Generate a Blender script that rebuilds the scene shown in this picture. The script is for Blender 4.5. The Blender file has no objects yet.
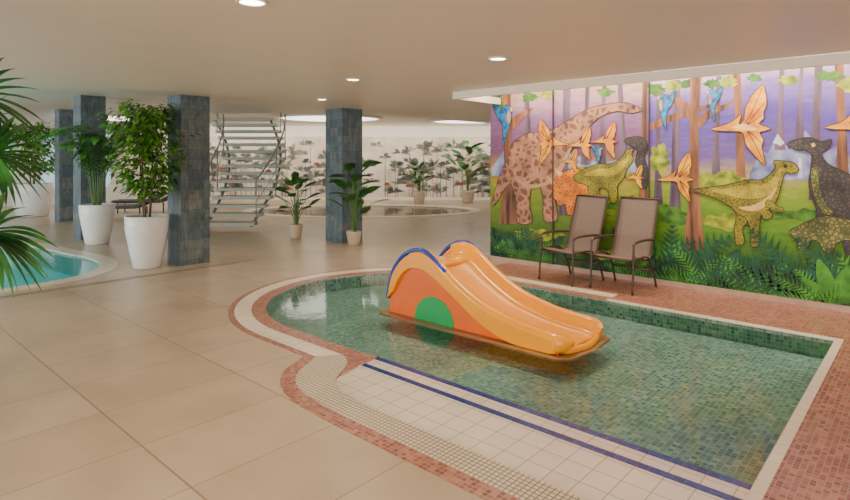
import bpy, bmesh, math, random
from mathutils import Vector, Matrix
random.seed(7)
COL = bpy.context.scene.collection
TH = math.radians(42.1)
CS, SN = math.cos(TH), math.sin(TH)
CAMX, CAMY, CAMZ = 0.666, -6.114, 1.6

def W(X, d):
    return (CAMX + CS*X - SN*d, CAMY + SN*X + CS*d)
def G(px, py):
    d = CAMZ*567/(py-158.0)
    return W((px-425)/567.0*d, d)
def M(px, py, wy=1.2):
    k = (px-425)/567.0
    d = (wy-CAMY)/(CS+SN*k)
    return (CAMX + d*(CS*k-SN), CAMZ+(158-py)*d/567.0)

# ---------------------------------------------------------------- materials
def new_mat(name):
    m = bpy.data.materials.new(name); m.use_nodes = True
    nt = m.node_tree
    b = nt.nodes['Principled BSDF']
    return m, nt, b
def c4(c): return (c[0], c[1], c[2], 1)
def mat(name, col, rough=0.5, metal=0.0, var=0.12, scale=8.0, bump=0.0, col2=None, emis=None, estr=0, stretch=None, detail=4, spec=None):
    m, nt, b = new_mat(name)
    tc = nt.nodes.new('ShaderNodeTexCoord')
    mp = nt.nodes.new('ShaderNodeMapping')
    if stretch: mp.inputs['Scale'].default_value = stretch
    nt.links.new(tc.outputs['Object'], mp.inputs[0])
    n = nt.nodes.new('ShaderNodeTexNoise'); n.inputs['Scale'].default_value = scale; n.inputs['Detail'].default_value = detail
    nt.links.new(mp.outputs[0], n.inputs['Vector'])
    r = nt.nodes.new('ShaderNodeValToRGB')
    a = [max(0, x*(1-var)) for x in col]; c = [min(1, x*(1+var)) for x in (col2 or col)]
    r.color_ramp.elements[0].position = .3; r.color_ramp.elements[1].position = .7
    r.color_ramp.elements[0].color = c4(a); r.color_ramp.elements[1].color = c4(c)
    nt.links.new(n.outputs['Fac'], r.inputs[0]); nt.links.new(r.outputs[0], b.inputs['Base Color'])
    b.inputs['Roughness'].default_value = rough; b.inputs['Metallic'].default_value = metal
    if spec is not None: b.inputs['Specular IOR Level'].default_value = spec
    if bump:
        bp = nt.nodes.new('ShaderNodeBump'); bp.inputs['Strength'].default_value = bump; bp.inputs['Distance'].default_value = .02
        nt.links.new(n.outputs['Fac'], bp.inputs['Height']); nt.links.new(bp.outputs[0], b.inputs['Normal'])
    if emis:
        b.inputs['Emission Color'].default_value = c4(emis); b.inputs['Emission Strength'].default_value = estr
    return m

def mosaic(name, cell, cols, grout, g=0.06, rough=0.3, cell_y=None, cell_z=None, off=.37, bump=.3, big=.12, emis=None, nscale=1.3):
    """square tiles, random colour per tile"""
    m, nt, b = new_mat(name)
    N = nt.nodes.new; L = nt.links.new
    tc = N('ShaderNodeTexCoord')
    mp = N('ShaderNodeMapping')
    mp.inputs['Scale'].default_value = (1/cell, 1/(cell_y or cell), 1/(cell_z or cell))
    mp.inputs['Location'].default_value = (off, off, off)
    L(tc.outputs['Object'], mp.inputs[0])
    fl = N('ShaderNodeVectorMath'); fl.operation = 'FLOOR'; L(mp.outputs[0], fl.inputs[0])
    fr = N('ShaderNodeVectorMath'); fr.operation = 'FRACTION'; L(mp.outputs[0], fr.inputs[0])
    wn = N('ShaderNodeTexWhiteNoise'); wn.noise_dimensions = '3D'; L(fl.outputs[0], wn.inputs[0])
    r = N('ShaderNodeValToRGB'); el = r.color_ramp
    el.interpolation = 'LINEAR'
    while len(el.elements) < len(cols): el.elements.new(.5)
    for i, c in enumerate(cols):
        el.elements[i].position = i/(len(cols)-1); el.elements[i].color = c4(c)
    L(wn.outputs['Value'], r.inputs[0])
    sp = N('ShaderNodeSeparateXYZ'); L(fr.outputs[0], sp.inputs[0])
    outs = []
    for i in range(3):
        a = N('ShaderNodeMath'); a.operation = 'SUBTRACT'; L(sp.outputs[i], a.inputs[0]); a.inputs[1].default_value = .5
        c = N('ShaderNodeMath'); c.operation = 'ABSOLUTE'; L(a.outputs[0], c.inputs[0]); outs.append(c)
    m1 = N('ShaderNodeMath'); m1.operation = 'MAXIMUM'; L(outs[0].outputs[0], m1.inputs[0]); L(outs[1].outputs[0], m1.inputs[1])
    m2 = N('ShaderNodeMath'); m2.operation = 'MAXIMUM'; L(m1.outputs[0], m2.inputs[0]); L(outs[2].outputs[0], m2.inputs[1])
    gt = N('ShaderNodeMath'); gt.operation = 'GREATER_THAN'; L(m2.outputs[0], gt.inputs[0]); gt.inputs[1].default_value = .5-g
    mx = N('ShaderNodeMixRGB'); L(gt.outputs[0], mx.inputs[0]); L(r.outputs[0], mx.inputs[1]); mx.inputs[2].default_value = c4(grout)
    ns = N('ShaderNodeTexNoise'); ns.inputs['Scale'].default_value = nscale; ns.inputs['Detail'].default_value = 7; L(tc.outputs['Object'], ns.inputs['Vector'])
    mr = N('ShaderNodeMapRange'); mr.inputs[1].default_value = .25; mr.inputs[2].default_value = .75; mr.inputs[3].default_value = 1-big; mr.inputs[4].default_value = 1+big; L(ns.outputs['Fac'], mr.inputs[0])
    mu = N('ShaderNodeVectorMath'); mu.operation = 'SCALE'; L(mx.outputs[0], mu.inputs[0]); L(mr.outputs[0], mu.inputs['Scale'])
    L(mu.outputs[0], b.inputs['Base Color'])
    b.inputs['Roughness'].default_value = rough
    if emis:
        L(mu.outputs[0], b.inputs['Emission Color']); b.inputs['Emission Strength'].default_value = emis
    if bump:
        bp = N('ShaderNodeBump'); bp.invert = True; bp.inputs['Strength'].default_value = bump; bp.inputs['Distance'].default_value = .002
        L(gt.outputs[0], bp.inputs['Height']); L(bp.outputs[0], b.inputs['Normal'])
    return m

def water_mat(name, tint, bumpscale=6, strength=.06, ior=1.33):
    m = bpy.data.materials.new(name); m.use_nodes = True; nt = m.node_tree; nt.nodes.clear()
    N = nt.nodes.new; L = nt.links.new
    out = N('ShaderNodeOutputMaterial'); mix = N('ShaderNodeMixShader'); gl = N('ShaderNodeBsdfGlossy'); tr = N('ShaderNodeBsdfTransparent')
    fr = N('ShaderNodeFresnel'); fr.inputs['IOR'].default_value = ior
    ns = N('ShaderNodeTexNoise'); ns.inputs['Scale'].default_value = bumpscale; ns.inputs['Detail'].default_value = 2
    tc = N('ShaderNodeTexCoord'); L(tc.outputs['Object'], ns.inputs['Vector'])
    bp = N('ShaderNodeBump'); bp.inputs['Strength'].default_value = strength; bp.inputs['Distance'].default_value = .03
    L(ns.outputs['Fac'], bp.inputs['Height']); L(bp.outputs[0], fr.inputs['Normal']); L(bp.outputs[0], gl.inputs['Normal'])
    gl.inputs['Roughness'].default_value = .07; tr.inputs['Color'].default_value = c4(tint)
    L(fr.outputs[0], mix.inputs[0]); L(tr.outputs[0], mix.inputs[1]); L(gl.outputs[0], mix.inputs[2]); L(mix.outputs[0], out.inputs[0])
    return m

# ---------------------------------------------------------------- mesh helpers
def mk(name, verts, faces, m=None, parent=None, smooth=False, mats=None, fmat=None):
    me = bpy.data.meshes.new(name); me.from_pydata([tuple(v) for v in verts], [], faces); me.update()
    o = bpy.data.objects.new(name, me); COL.objects.link(o)
    for mm in (mats or ([m] if m else [])): me.materials.append(mm)
    if fmat:
        for p, i in zip(me.polygons, fmat): p.material_index = i
    if smooth:
        for p in me.polygons: p.use_smooth = True
    if parent: o.parent = parent
    return o
def empty(name, loc, label, cat, rz=0, group=None):
    e = bpy.data.objects.new(name, None); e.location = loc; e.rotation_euler = (0, 0, rz); e.empty_display_size = .2
    COL.objects.link(e); e['label'] = label; e['category'] = cat
    if group: e['group'] = group
    return e
def top(o, label, cat, group=None):
    o['label'] = label; o['category'] = cat
    if group: o['group'] = group
    return o
def struct(o): o['kind'] = 'structure'; return o
def box(name, x0, x1, y0, y1, z0, z1, m, parent=None, bevel=0):
    v = [(x, y, z) for x in (x0, x1) for y in (y0, y1) for z in (z0, z1)]
    f = [(0,1,3,2),(4,6,7,5),(0,4,5,1),(2,3,7,6),(0,2,6,4),(1,5,7,3)]
    o = mk(name, v, f, m, parent)
    if bevel:
        b = o.modifiers.new('b', 'BEVEL'); b.width = bevel; b.segments = 3
    return o
def extr(name, loops, z0, z1, m, parent=None, axis='Z', bevel=0):
    """2D loops (even-odd holes) extruded between z0,z1. axis='Y': loops are (x,z), extruded on y"""
    cu = bpy.data.curves.new(name, 'CURVE'); cu.dimensions = '2D'; cu.fill_mode = 'BOTH'; cu.extrude = (z1-z0)/2
    if bevel: cu.bevel_depth = bevel; cu.bevel_resolution = 2
    for lp in loops:
        s = cu.splines.new('POLY'); s.points.add(len(lp)-1)
        for p, q in zip(s.points, lp): p.co = (q[0], q[1], 0, 1)
        s.use_cyclic_u = True
    t = bpy.data.objects.new('tmp', cu); COL.objects.link(t)
    dg = bpy.context.evaluated_depsgraph_get()
    me = bpy.data.meshes.new_from_object(t.evaluated_get(dg))
    bpy.data.objects.remove(t); bpy.data.curves.remove(cu)
    c = (z0+z1)/2
    for v in me.vertices:
        x, y, z = v.co
        if axis == 'Z': v.co = (x, y, z+c)
        else: v.co = (x, z+c, y)
    bm = bmesh.new(); bm.from_mesh(me); bmesh.ops.remove_doubles(bm, verts=bm.verts, dist=1e-5)
    bmesh.ops.recalc_face_normals(bm, faces=bm.faces); bm.to_mesh(me); bm.free()
    me.name = name; me.materials.clear(); me.materials.append(m)
    o = bpy.data.objects.new(name, me); COL.objects.link(o)
    if parent: o.parent = parent
    return o
def ring(name, A, B, z0, z1, m, parent=None):
    """solid band between two open paths with equal point counts"""
    n = len(A); V = []
    for p, q in zip(A, B): V += [(p[0],p[1],z1),(q[0],q[1],z1),(q[0],q[1],z0),(p[0],p[1],z0)]
    F = []
    for i in range(n-1):
        a, b = 4*i, 4*i+4
        for k in range(4): F.append((a+k, a+(k+1)%4, b+(k+1)%4, b+k))
    F.append((3,2,1,0)); k = 4*(n-1); F.append((k,k+1,k+2,k+3))
    o = mk(name, V, F, m, parent)
    bm = bmesh.new(); bm.from_mesh(o.data); bmesh.ops.recalc_face_normals(bm, faces=bm.faces); bm.to_mesh(o.data); bm.free()
    return o
def cat(pts, n=6, closed=True):
    out = []; L = len(pts); rng = range(L) if closed else range(L-1)
    for i in rng:
        if closed: p = [pts[(i+j-1) % L] for j in range(4)]
        else: p = [pts[max(0, min(L-1, i+j-1))] for j in range(4)]
        for k in range(n):
            t = k/n
            out.append(tuple(.5*((2*p[1][a]) + (-p[0][a]+p[2][a])*t + (2*p[0][a]-5*p[1][a]+4*p[2][a]-p[3][a])*t*t + (-p[0][a]+3*p[1][a]-3*p[2][a]+p[3][a])*t**3) for a in range(len(pts[0]))))
    if not closed: out.append(tuple(pts[-1]))
    return out
def offset(poly, r):
    n = len(poly); out = []
    area = sum(poly[i][0]*poly[(i+1) % n][1]-poly[(i+1) % n][0]*poly[i][1] for i in range(n))
    sg = 1 if area > 0 else -1
    for i in range(n):
        a, c = poly[i-1], poly[(i+1) % n]
        dx, dy = c[0]-a[0], c[1]-a[1]; l = math.hypot(dx, dy) or 1
        out.append((poly[i][0]+sg*dy/l*r, poly[i][1]-sg*dx/l*r))
    return out
def tube_data(V, F, pts, r, seg=8, r2=None):
    pts = [Vector(p) for p in pts]; n = len(pts); base = len(V); up = None
    for i, p in enumerate(pts):
        t = (pts[min(i+1, n-1)]-pts[max(i-1, 0)]).normalized()
        if up is None:
            up = Vector((0, 0, 1)) if abs(t.z) < .9 else Vector((1, 0, 0))
        s = t.cross(up)
        if s.length < 1e-4: s = t.orthogonal()
        s.normalize(); up = s.cross(t).normalized()
        rr = r + ((r2 if r2 is not None else r)-r)*i/max(1, n-1)
        for k in range(seg):
            a = 2*math.pi*k/seg; V.append(p+s*(math.cos(a)*rr)+up*(math.sin(a)*rr))
    for i in range(n-1):
        for k in range(seg):
            a = base+i*seg+k; b = base+i*seg+(k+1) % seg
            F.append((a, b, b+seg, a+seg))
    F.append(tuple(base+k for k in range(seg))[::-1]); F.append(tuple(base+(n-1)*seg+k for k in range(seg)))
def tube(name, paths, r, m, parent=None, seg=8, r2=None):
    V, F = [], []
    for p in paths: tube_data(V, F, p, r, seg, r2)
    return mk(name, V, F, m, parent, smooth=True)
def lathe(name, prof, m, parent=None, seg=40, center=(0, 0)):
    V, F = [], []
    for (r, z) in prof:
        for k in range(seg):
            a = 2*math.pi*k/seg; V.append((center[0]+r*math.cos(a), center[1]+r*math.sin(a), z))
    for i in range(len(prof)-1):
        for k in range(seg):
            a = i*seg+k; b = i*seg+(k+1) % seg; F.append((a, b, b+seg, a+seg))
    F.append(tuple(range(seg))[::-1]); n = (len(prof)-1)*seg; F.append(tuple(n+k for k in range(seg)))
    return mk(name, V, F, m, parent, smooth=True)
def leaf(V, F, base, d, L, w, droop=.3, n=5, fold=.15, side=None):
    base = Vector(base); d = Vector(d).normalized()
    s = side or d.cross(Vector((0, 0, 1)))
    if s.length < .05: s = Vector((1, 0, 0))
    s = s.normalized(); b0 = len(V); p = base.copy(); dd = d.copy()
    for i in range(n+1):
        t = i/n
        ww = w*.5*(math.sin(math.pi*min(1, (t*.92+.06))**.8))
        if i == n: ww = .001
        up = s.cross(dd).normalized()
        V.append(p - s*ww + up*fold*ww); V.append(p.copy()); V.append(p + s*ww + up*fold*ww)
        dd = (dd+Vector((0, 0, -droop/n))).normalized(); p = p+dd*(L/n)
    for i in range(n):
        a = b0+i*3; F.append((a, a+1, a+4, a+3)); F.append((a+1, a+2, a+5, a+4))

# ---------------------------------------------------------------- materials list
m_floor = mosaic('floor_stoneware', .60, [(.44,.34,.235),(.50,.39,.275),(.47,.365,.255)], (.27,.20,.135), g=.006, rough=.30, cell_y=.90, bump=.06, big=.14, nscale=2.2)
m_terra = mosaic('terracotta_mosaic', .030, [(.20,.045,.03),(.34,.10,.07),(.50,.22,.15),(.26,.07,.05)], (.42,.29,.22), g=.07, rough=.3)
m_basin = mosaic('green_pool_mosaic', .034, [(.06,.20,.18),(.14,.34,.30),(.27,.48,.40),(.10,.27,.26),(.42,.58,.48),(.05,.17,.17)], (.42,.54,.46), g=.06, rough=.3, big=.3)
m_aqua = mosaic('aqua_pool_mosaic', .05, [(.02,.55,.56),(.06,.68,.68),(.04,.6,.64)], (.3,.8,.8), g=.05, emis=.35)  # tiles emit a little of their own colour to brighten the basin
m_brownpool = mosaic('brown_pool_mosaic', .05, [(.34,.20,.11),(.46,.28,.16),(.28,.18,.12)], (.45,.35,.28), g=.05)
m_whitetile = mosaic('white_glazed_tile', .15, [(.74,.66,.54),(.79,.71,.60)], (.42,.35,.27), g=.02, rough=.12)
m_coping = mosaic('ivory_coping_tile', .12, [(.80,.71,.56),(.76,.67,.52)], (.55,.46,.36), g=.02, rough=.3)
m_grate = mosaic('ribbed_drain_grate', .03, [(.70,.61,.46),(.64,.55,.41)], (.22,.17,.12), g=.12, rough=.4)
m_blue = mosaic('cobalt_tile', .06, [(.005,.03,.18),(.01,.05,.26)], (.05,.08,.2), g=.03, rough=.2)
m_ceil = mat('ceiling_plaster', (.86,.78,.67), .42, var=.015, scale=2)
m_lip = mat('cove_trim_paint', (.92,.84,.68), .5, var=.02)
m_wall = mat('wall_plaster', (.82,.77,.69), .7, var=.03)
m_white = mat('white_pot_glaze', (.88,.87,.85), .25, var=.02)
m_beige = mat('beige_pot_clay', (.55,.42,.30), .6, var=.06)
m_soil = mat('potting_soil', (.06,.04,.025), .95, var=.4, scale=60, bump=.6)
m_bark = mat('bark', (.16,.10,.06), .85, var=.35, scale=30, bump=.5)
m_leaf = mat('ficus_leaf', (.03,.14,.012), .4, var=.5, scale=9, col2=(.12,.32,.03))
m_leaf2 = mat('areca_leaf', (.03,.17,.02), .4, var=.4, scale=7, col2=(.09,.30,.04))
m_leafd = mat('dark_broad_leaf', (.01,.07,.015), .3, var=.4, scale=5, col2=(.035,.16,.025))
m_fan = mat('fan_palm_leaf', (.006,.075,.015), .35, var=.35, scale=6, col2=(.035,.19,.025))
m_stem = mat('green_stem', (.10,.20,.05), .5, var=.2)
m_steel = mat('brushed_steel', (.40,.42,.40), .4, .6, var=.05)
m_tread = mat('stair_tread_stone', (.52,.56,.48), .5, var=.05)
m_water = water_mat('pool_water', (.92,.98,.96), 5, .05, 1.33)
m_water2 = water_mat('aqua_water', (.85,.99,.99), 5, .05)
m_water3 = water_mat('spa_water', (.95,.9,.82), 4, .03)

# slate clad pillars
def slate():
    m = mosaic('slate_cladding', .2255, [(.075,.11,.135),(.095,.14,.16),(.125,.165,.18),(.09,.13,.15),(.15,.17,.165),(.10,.145,.16)], (.045,.06,.07), g=.012, rough=.35, cell_y=.2255, cell_z=.15, off=.5, bump=.3)
    nt = m.node_tree; b = nt.nodes['Principled BSDF']
    src = b.inputs['Base Color'].links[0].from_socket
    n = nt.nodes.new('ShaderNodeTexNoise'); n.inputs['Scale'].default_value = 5; n.inputs['Detail'].default_value = 9; n.inputs['Roughness'].default_value = .7; n.inputs['Distortion'].default_value = 1.2
    tc = nt.nodes.new('ShaderNodeTexCoord'); mp = nt.nodes.new('ShaderNodeMapping'); mp.inputs['Scale'].default_value = (1.6,1.6,.6)
    nt.links.new(tc.outputs['Object'], mp.inputs[0]); nt.links.new(mp.outputs[0], n.inputs['Vector'])
    mr = nt.nodes.new('ShaderNodeMapRange'); mr.inputs[1].default_value=.3; mr.inputs[2].default_value=.7; mr.inputs[3].default_value=.5; mr.inputs[4].default_value=1.6
    nt.links.new(n.outputs['Fac'], mr.inputs[0])
    mu = nt.nodes.new('ShaderNodeVectorMath'); mu.operation = 'SCALE'
    nt.links.new(src, mu.inputs[0]); nt.links.new(mr.outputs[0], mu.inputs['Scale']); nt.links.new(mu.outputs[0], b.inputs['Base Color'])
    return m
m_slate = slate()

# ---------------------------------------------------------------- pool outlines
CX, CY, R = -3.84, -1.5, 1.5
def path(r, xt, xb, n=48):
    p = [(xt, r)]
    for i in range(n+1):
        a = math.pi/2 + math.pi*i/n
        p.append((CX+(R+r)*math.cos(a), CY+(R+r)*math.sin(a)))
    p.append((xb, -3-r)); return p
g_in = cat([(-2.93,-3.14),(-2.80,-3.20),(-2.68,-3.32),(-2.56,-3.50),(-2.34,-3.62),(-2.0,-3.65)], 6, False)+[(.06,-3.65)]
g_out = cat([(-3.05,-3.32),(-2.98,-3.42),(-2.88,-3.60),(-2.68,-3.76),(-2.4,-3.83),(-2.0,-3.85)], 6, False)+[(.06,-3.85)]
o_out = cat([(-3.12,-3.38),(-3.07,-3.48),(-2.96,-3.68),(-2.74,-3.85),(-2.42,-3.94),(-2.0,-3.96)], 6, False)+[(.06,-3.96)]
hole = [(.06,.05),(-2.1,.05)]+path(.32,-2.1,-3.05)[:-1]+g_out

left_out = cat([W(*p) for p in [(-5.3,6.5),(-4.75,7.05),(-4.45,7.75),(-4.6,8.5),(-5.1,9.15),(-6.0,9.8),(-7.0,10.5),(-9,11.6),(-11,10.5),(-9.5,7),(-6.8,5.2)]], 8)
left_in = offset(left_out, -.25)
far_out = [W(-1.9+3.6*math.cos(a), 17.3+2.2*math.sin(a)) for a in [2*math.pi*i/72 for i in range(72)]]
far_in = offset(far_out, -.28)
FL = [(-34,-12),(8,-12),(8,16),(-34,16)]
floor = struct(extr('floor', [FL, hole, left_out, far_out], -.6, 0, m_floor))
ov = [(.06,-7),(.06,.05),(-2.1,.05),(-2.1,.32),(-4.2,.32),(-4.2,1.19),(8,1.19),(8,-7)]
struct(extr('floor.001', [ov], 0.0005, .004, m_terra))

pool = empty('childrens_pool', (0,0,0), 'round-ended children\'s pool with green mosaic and ivory coping', 'swimming pool')
ring('inner_mosaic_edge', path(.15,-2.1,-2.93), path(0,-2.1,-2.80), -.3, -.002, m_terra, pool)
extr('shoulder_mosaic', [[(-2.80,-3.0),(-2.69,-2.965),(-2.60,-3.44),(-2.68,-3.32),(-2.80,-3.20),(-2.93,-3.14)]], -.3, -.002, m_terra, pool)
ring('coping', path(.32,-2.1,-3.05), path(.15,-2.1,-2.93), -.3, .004, m_coping, pool)
ring('outer_mosaic_border', path(.38,-4.2,-3.12), path(.32,-4.2,-3.05), .0005, .004, m_terra, pool)
ring('drain_grate', g_out, g_in, -.3, .003, m_grate, pool)
ring('outer_mosaic_border', o_out, g_out, .0005, .004, m_terra, pool)
extr('edge_trim', [[(0,0),(-2.1,0),(-2.1,.05),(.06,.05),(.06,-3.65),(0,-3.65)]], -.3, .006, m_coping, pool)
extr('tiled_shelf', [[(0,-2.97),(-2.69,-2.965)]+g_in[11:-1]+[(0,-3.65)]], -.3, -.012, m_whitetile, pool)
extr('blue_tile_line', [[(0,-2.965),(-2.69,-2.965),(-2.68,-3.015),(0,-3.015)]], -.011, -.0085, m_blue, pool)
extr('blue_tile_line', [[(0,-3.13),(-2.66,-3.13),(-2.65,-3.18),(0,-3.18)]], -.011, -.0085, m_blue, pool)
pin = [(0,0)]+path(0,-2.1,-2.80)+[(-2.69,-2.965),(0,-2.965)]
def basin(name, loop, z0, z1, m, parent):
    n = len(loop); V = [(x,y,z1) for x,y in loop]+[(x,y,z0) for x,y in loop]
    F = [(i,(i+1)%n,n+(i+1)%n,n+i) for i in range(n)]+[tuple(range(n,2*n))]
    return mk(name, V, F, m, parent)
basin('basin', offset(pin, -.002), -.18, -.008, m_basin, pool)
mk('water', [(x,y,-.018) for x,y in offset(pin,-.004)], [tuple(range(len(pin)))], m_water, pool)

lp = empty('swimming_pool', (0,0,0), 'turquoise swimming pool with curved ivory coping', 'swimming pool')
extr('coping', [left_out, left_in], -.5, .004, m_coping, lp)
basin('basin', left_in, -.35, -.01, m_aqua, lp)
mk('water', [(x,y,-.03) for x,y in left_in], [tuple(range(len(left_in)))], m_water2, lp)
sp = empty('spa_pool', (0,0,0), 'oval pool with brown water in front of the pale mural', 'swimming pool')
extr('coping', [far_out, far_in], -.5, .02, m_coping, sp)
basin('basin', far_in, -.3, -.01, m_brownpool, sp)
mk('water', [(x,y,-.03) for x,y in far_in], [tuple(range(len(far_in)))], m_water3, sp)

# floor drain channel
m_dr = mat('drain_slot_metal', (.22,.17,.13), .5, .3)
a = G(0,300); b = G(250,259)
y0 = a[1]-3; y1 = b[1]
dx = (a[0]+b[0])/2
dr = empty('floor_drain', (dx, y0, 0), 'narrow double-slot drainage channel set in the floor tiles', 'drain')
box('slot', -.045, -.033, 0, y1-y0, .0005, .003, m_dr, dr)
box('slot', .033, .045, 0, y1-y0, .0005, .003, m_dr, dr)

# ---------------------------------------------------------------- shell
struct(extr('ceiling', [[(8,-12),(8,.1),(-4.35,.1),(-4.35,16),(-8.3,16),(-8.3,-12)]], 2.54, 2.83, m_ceil))
struct(box('ceiling.001', -34, -8.3, -12, 16, 2.83, 2.9, m_ceil))
struct(box('ceiling.002', -4.35, 8, .1, 1.4, 2.83, 2.9, m_ceil))
struct(box('trim_1', -4.35, 8, .06, .10, 2.43, 2.53, m_lip))
struct(box('trim_2', -4.39, -4.35, .06, 1.2, 2.43, 2.53, m_lip))
struct(box('wall_mural', -4.55, 8, 1.2, 1.45, 0, 2.83, m_wall))
struct(box('baseboard_mural', -4.55, 8, 1.165, 1.2, 0.0, .07, mat('baseboard_stone', (.5,.36,.27), .5)))
def wall_between(name, p, q, z0, z1, th, m):
    (x0,y0),(x1,y1) = p, q
    L = math.hypot(x1-x0, y1-y0); a = math.atan2(y1-y0, x1-x0)
    o = box(name, 0, L, 0, th, z0, z1, m); o.location = (x0, y0, 0); o.rotation_euler = (0,0,a)
    return o
pA, pB = W(-9.2,21.8), W(8,21.8)
struct(wall_between('wall_far', pA, pB, 0, 2.83, .2, m_wall))
q0, q1 = W(-26,11), W(-9.2,21.8)
L = math.hypot(q1[0]-q0[0], q1[1]-q0[1]); ang = math.atan2(q1[1]-q0[1], q1[0]-q0[0])
loops = [[(0,0),(L,0),(L,2.83),(0,2.83)]]
wins = []
x = .8
while x+2.2 < L-.3:
    wins.append((x, x+2.2)); loops.append([(x,.5),(x+2.2,.5),(x+2.2,2.5),(x,2.5)]); x += 2.9
ww = struct(extr('wall_window', loops, 0, .2, m_wall, axis='Y')); ww.location = (q0[0], q0[1], 0); ww.rotation_euler = (0,0,ang)
m_frame = mat('white_window_frame', (.75,.76,.76), .4, var=.03)
m_pane = mat('frosted_daylight_glass', (.5,.62,.68), .3, var=.1, scale=2, emis=(.50,.68,.78), estr=.75)
for i,(a0,a1) in enumerate(wins):
    fr = [[(a0,.5),(a1,.5),(a1,2.5),(a0,2.5)]]
    mid = (a0+a1)/2
    fr.append([(a0+.06,.56),(mid-.03,.56),(mid-.03,2.44),(a0+.06,2.44)]); fr.append([(mid+.03,.56),(a1-.06,.56),(a1-.06,2.44),(mid+.03,2.44)])
    e = bpy.data.objects.new('window_%d'%(i+1), None); COL.objects.link(e); e.location=(q0[0],q0[1],0); e.rotation_euler=(0,0,ang); e['kind']='structure'
    extr('window_frame', fr, .02, .1, m_frame, e, axis='Y')
    box('window_pane', a0+.05, a1-.05, .06, .07, .55, 2.45, m_pane, e)

# pillars
p1 = W(-6.72,11.35); p0 = W(-9.2,14.5)
for (x,y,s,z) in [(-7.86,-2.09,.45,2.54),(-7.86,.98,.45,2.54),(p1[0],p1[1],.45,2.83),(p0[0],p0[1],.38,2.83)]:
    h = s/2
    if abs(y-.98)<.01: h=.25
    o = box('pillar', -h, h, -h, h, 0, z, m_slate); o.location = (x,y,0)
    top(o, 'square pillar clad in blue-grey slate tiles', 'pillar', 'slate-clad pillars')

# downlights
m_em = mat('lamp_glow', (1,.9,.7), .5, var=0, emis=(1,.88,.66), estr=18)
m_rim = mat('white_lamp_rim', (.9,.88,.85), .3, var=.02)
def downlight(x, y, z=2.54, power=25, r=.075):
    e = empty('ceiling_downlight', (x,y,z), 'round recessed ceiling downlight with white rim', 'ceiling light', group='recessed ceiling downlights')
    lathe('rim', [(r,-.001),(r+.02,-.001),(r+.02,-.008),(r,-.014),(r,-.001)], m_rim, e, 32)
    lathe('lamp', [(0.001,-.001),(r,-.001),(r,-.006),(0.001,-.008)], m_em, e, 32)
    l = bpy.data.lights.new('downlight_beam','SPOT'); l.energy = power; l.spot_size = math.radians(130); l.spot_blend = .8; l.color=(1,.85,.65); l.shadow_soft_size=.1
    lo = bpy.data.objects.new('downlight_beam', l); lo.location=(0,0,-.05); lo.parent = e; COL.objects.link(lo)
def CE(px,py,z=2.54):
    d = (z-CAMZ)*567/(158-py); return W((px-425)*d/567, d)
for px,py in [(252,1),(498,58),(353,79),(322,99)]:
    downlight(*CE(px,py), power=95)
for x,y in [(-1.5,-5.3),(1.9,-3.2),(-5.6,-5.4),(3.5,-5.5)]:  # extra downlights outside the view, added for illumination
    downlight(x,y,power=85)
m_glow = mat('luminous_ceiling', (1,1,.95), .5, var=0, emis=(1,.95,.86), estr=3)
for X,d,r in [(-2.9,17.2,1.5),(1.35,18.6,1.1),(-9.5,17,1.3)]:
    x,y = W(X,d)
    e = empty('round_ceiling_light', (x,y,2.83), 'large round luminous ceiling panel with white rim', 'ceiling light', group='round luminous ceiling panels')
    lathe('rim', [(r,-.001),(r+.12,-.001),(r+.12,-.05),(r,-.06),(r,-.001)], m_rim, e, 64)
    lathe('glowing_panel', [(0.01,-.002),(r-.01,-.002),(r-.01,-.03),(0.01,-.035)], m_glow, e, 64)

# ---------------------------------------------------------------- dinosaur mural
mural = empty('dinosaur_mural', (-1,1.2,0), 'large colourful wall mural of dinosaurs, trees, flying reptiles and ferns', 'mural')
def mural_bg(name, stops, dist=.5):
    m, nt, b = new_mat(name); N = nt.nodes.new; L = nt.links.new
    tc = N('ShaderNodeTexCoord'); sp = N('ShaderNodeSeparateXYZ'); L(tc.outputs['Object'], sp.inputs[0])
    mpn = N('ShaderNodeMapping'); mpn.inputs['Scale'].default_value=(.6,1,2.0); L(tc.outputs['Object'], mpn.inputs[0])
    n = N('ShaderNodeTexNoise'); n.inputs['Scale'].default_value = 1.5; n.inputs['Detail'].default_value = 8; L(mpn.outputs[0], n.inputs['Vector'])
    a = N('ShaderNodeMath'); a.operation='MULTIPLY_ADD'; L(n.outputs['Fac'], a.inputs[0]); a.inputs[1].default_value = dist; L(sp.outputs[2], a.inputs[2])
    mr = N('ShaderNodeMapRange'); mr.inputs[1].default_value = dist/2; mr.inputs[2].default_value = 2.6+dist/2; L(a.outputs[0], mr.inputs[0])
    r = N('ShaderNodeValToRGB')
    while len(r.color_ramp.elements) < len(stops): r.color_ramp.elements.new(.5)
    for i,(p,c) in enumerate(stops): r.color_ramp.elements[i].position = p; r.color_ramp.elements[i].color = c4(c)
    L(mr.outputs[0], r.inputs[0])
    n2 = N('ShaderNodeTexNoise'); n2.inputs['Scale'].default_value = 9; n2.inputs['Detail'].default_value = 9; n2.inputs['Roughness'].default_value=.7; L(mpn.outputs[0], n2.inputs['Vector'])
    m2 = N('ShaderNodeMapRange'); m2.inputs[1].default_value=.3; m2.inputs[2].default_value=.7; m2.inputs[3].default_value=.72; m2.inputs[4].default_value=1.2; L(n2.outputs['Fac'], m2.inputs[0])
    s = N('ShaderNodeVectorMath'); s.operation='SCALE'; L(r.outputs[0], s.inputs[0]); L(m2.outputs[0], s.inputs['Scale'])
    L(s.outputs[0], b.inputs['Base Color']); b.inputs['Roughness'].default_value = .6
    return m
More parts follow.
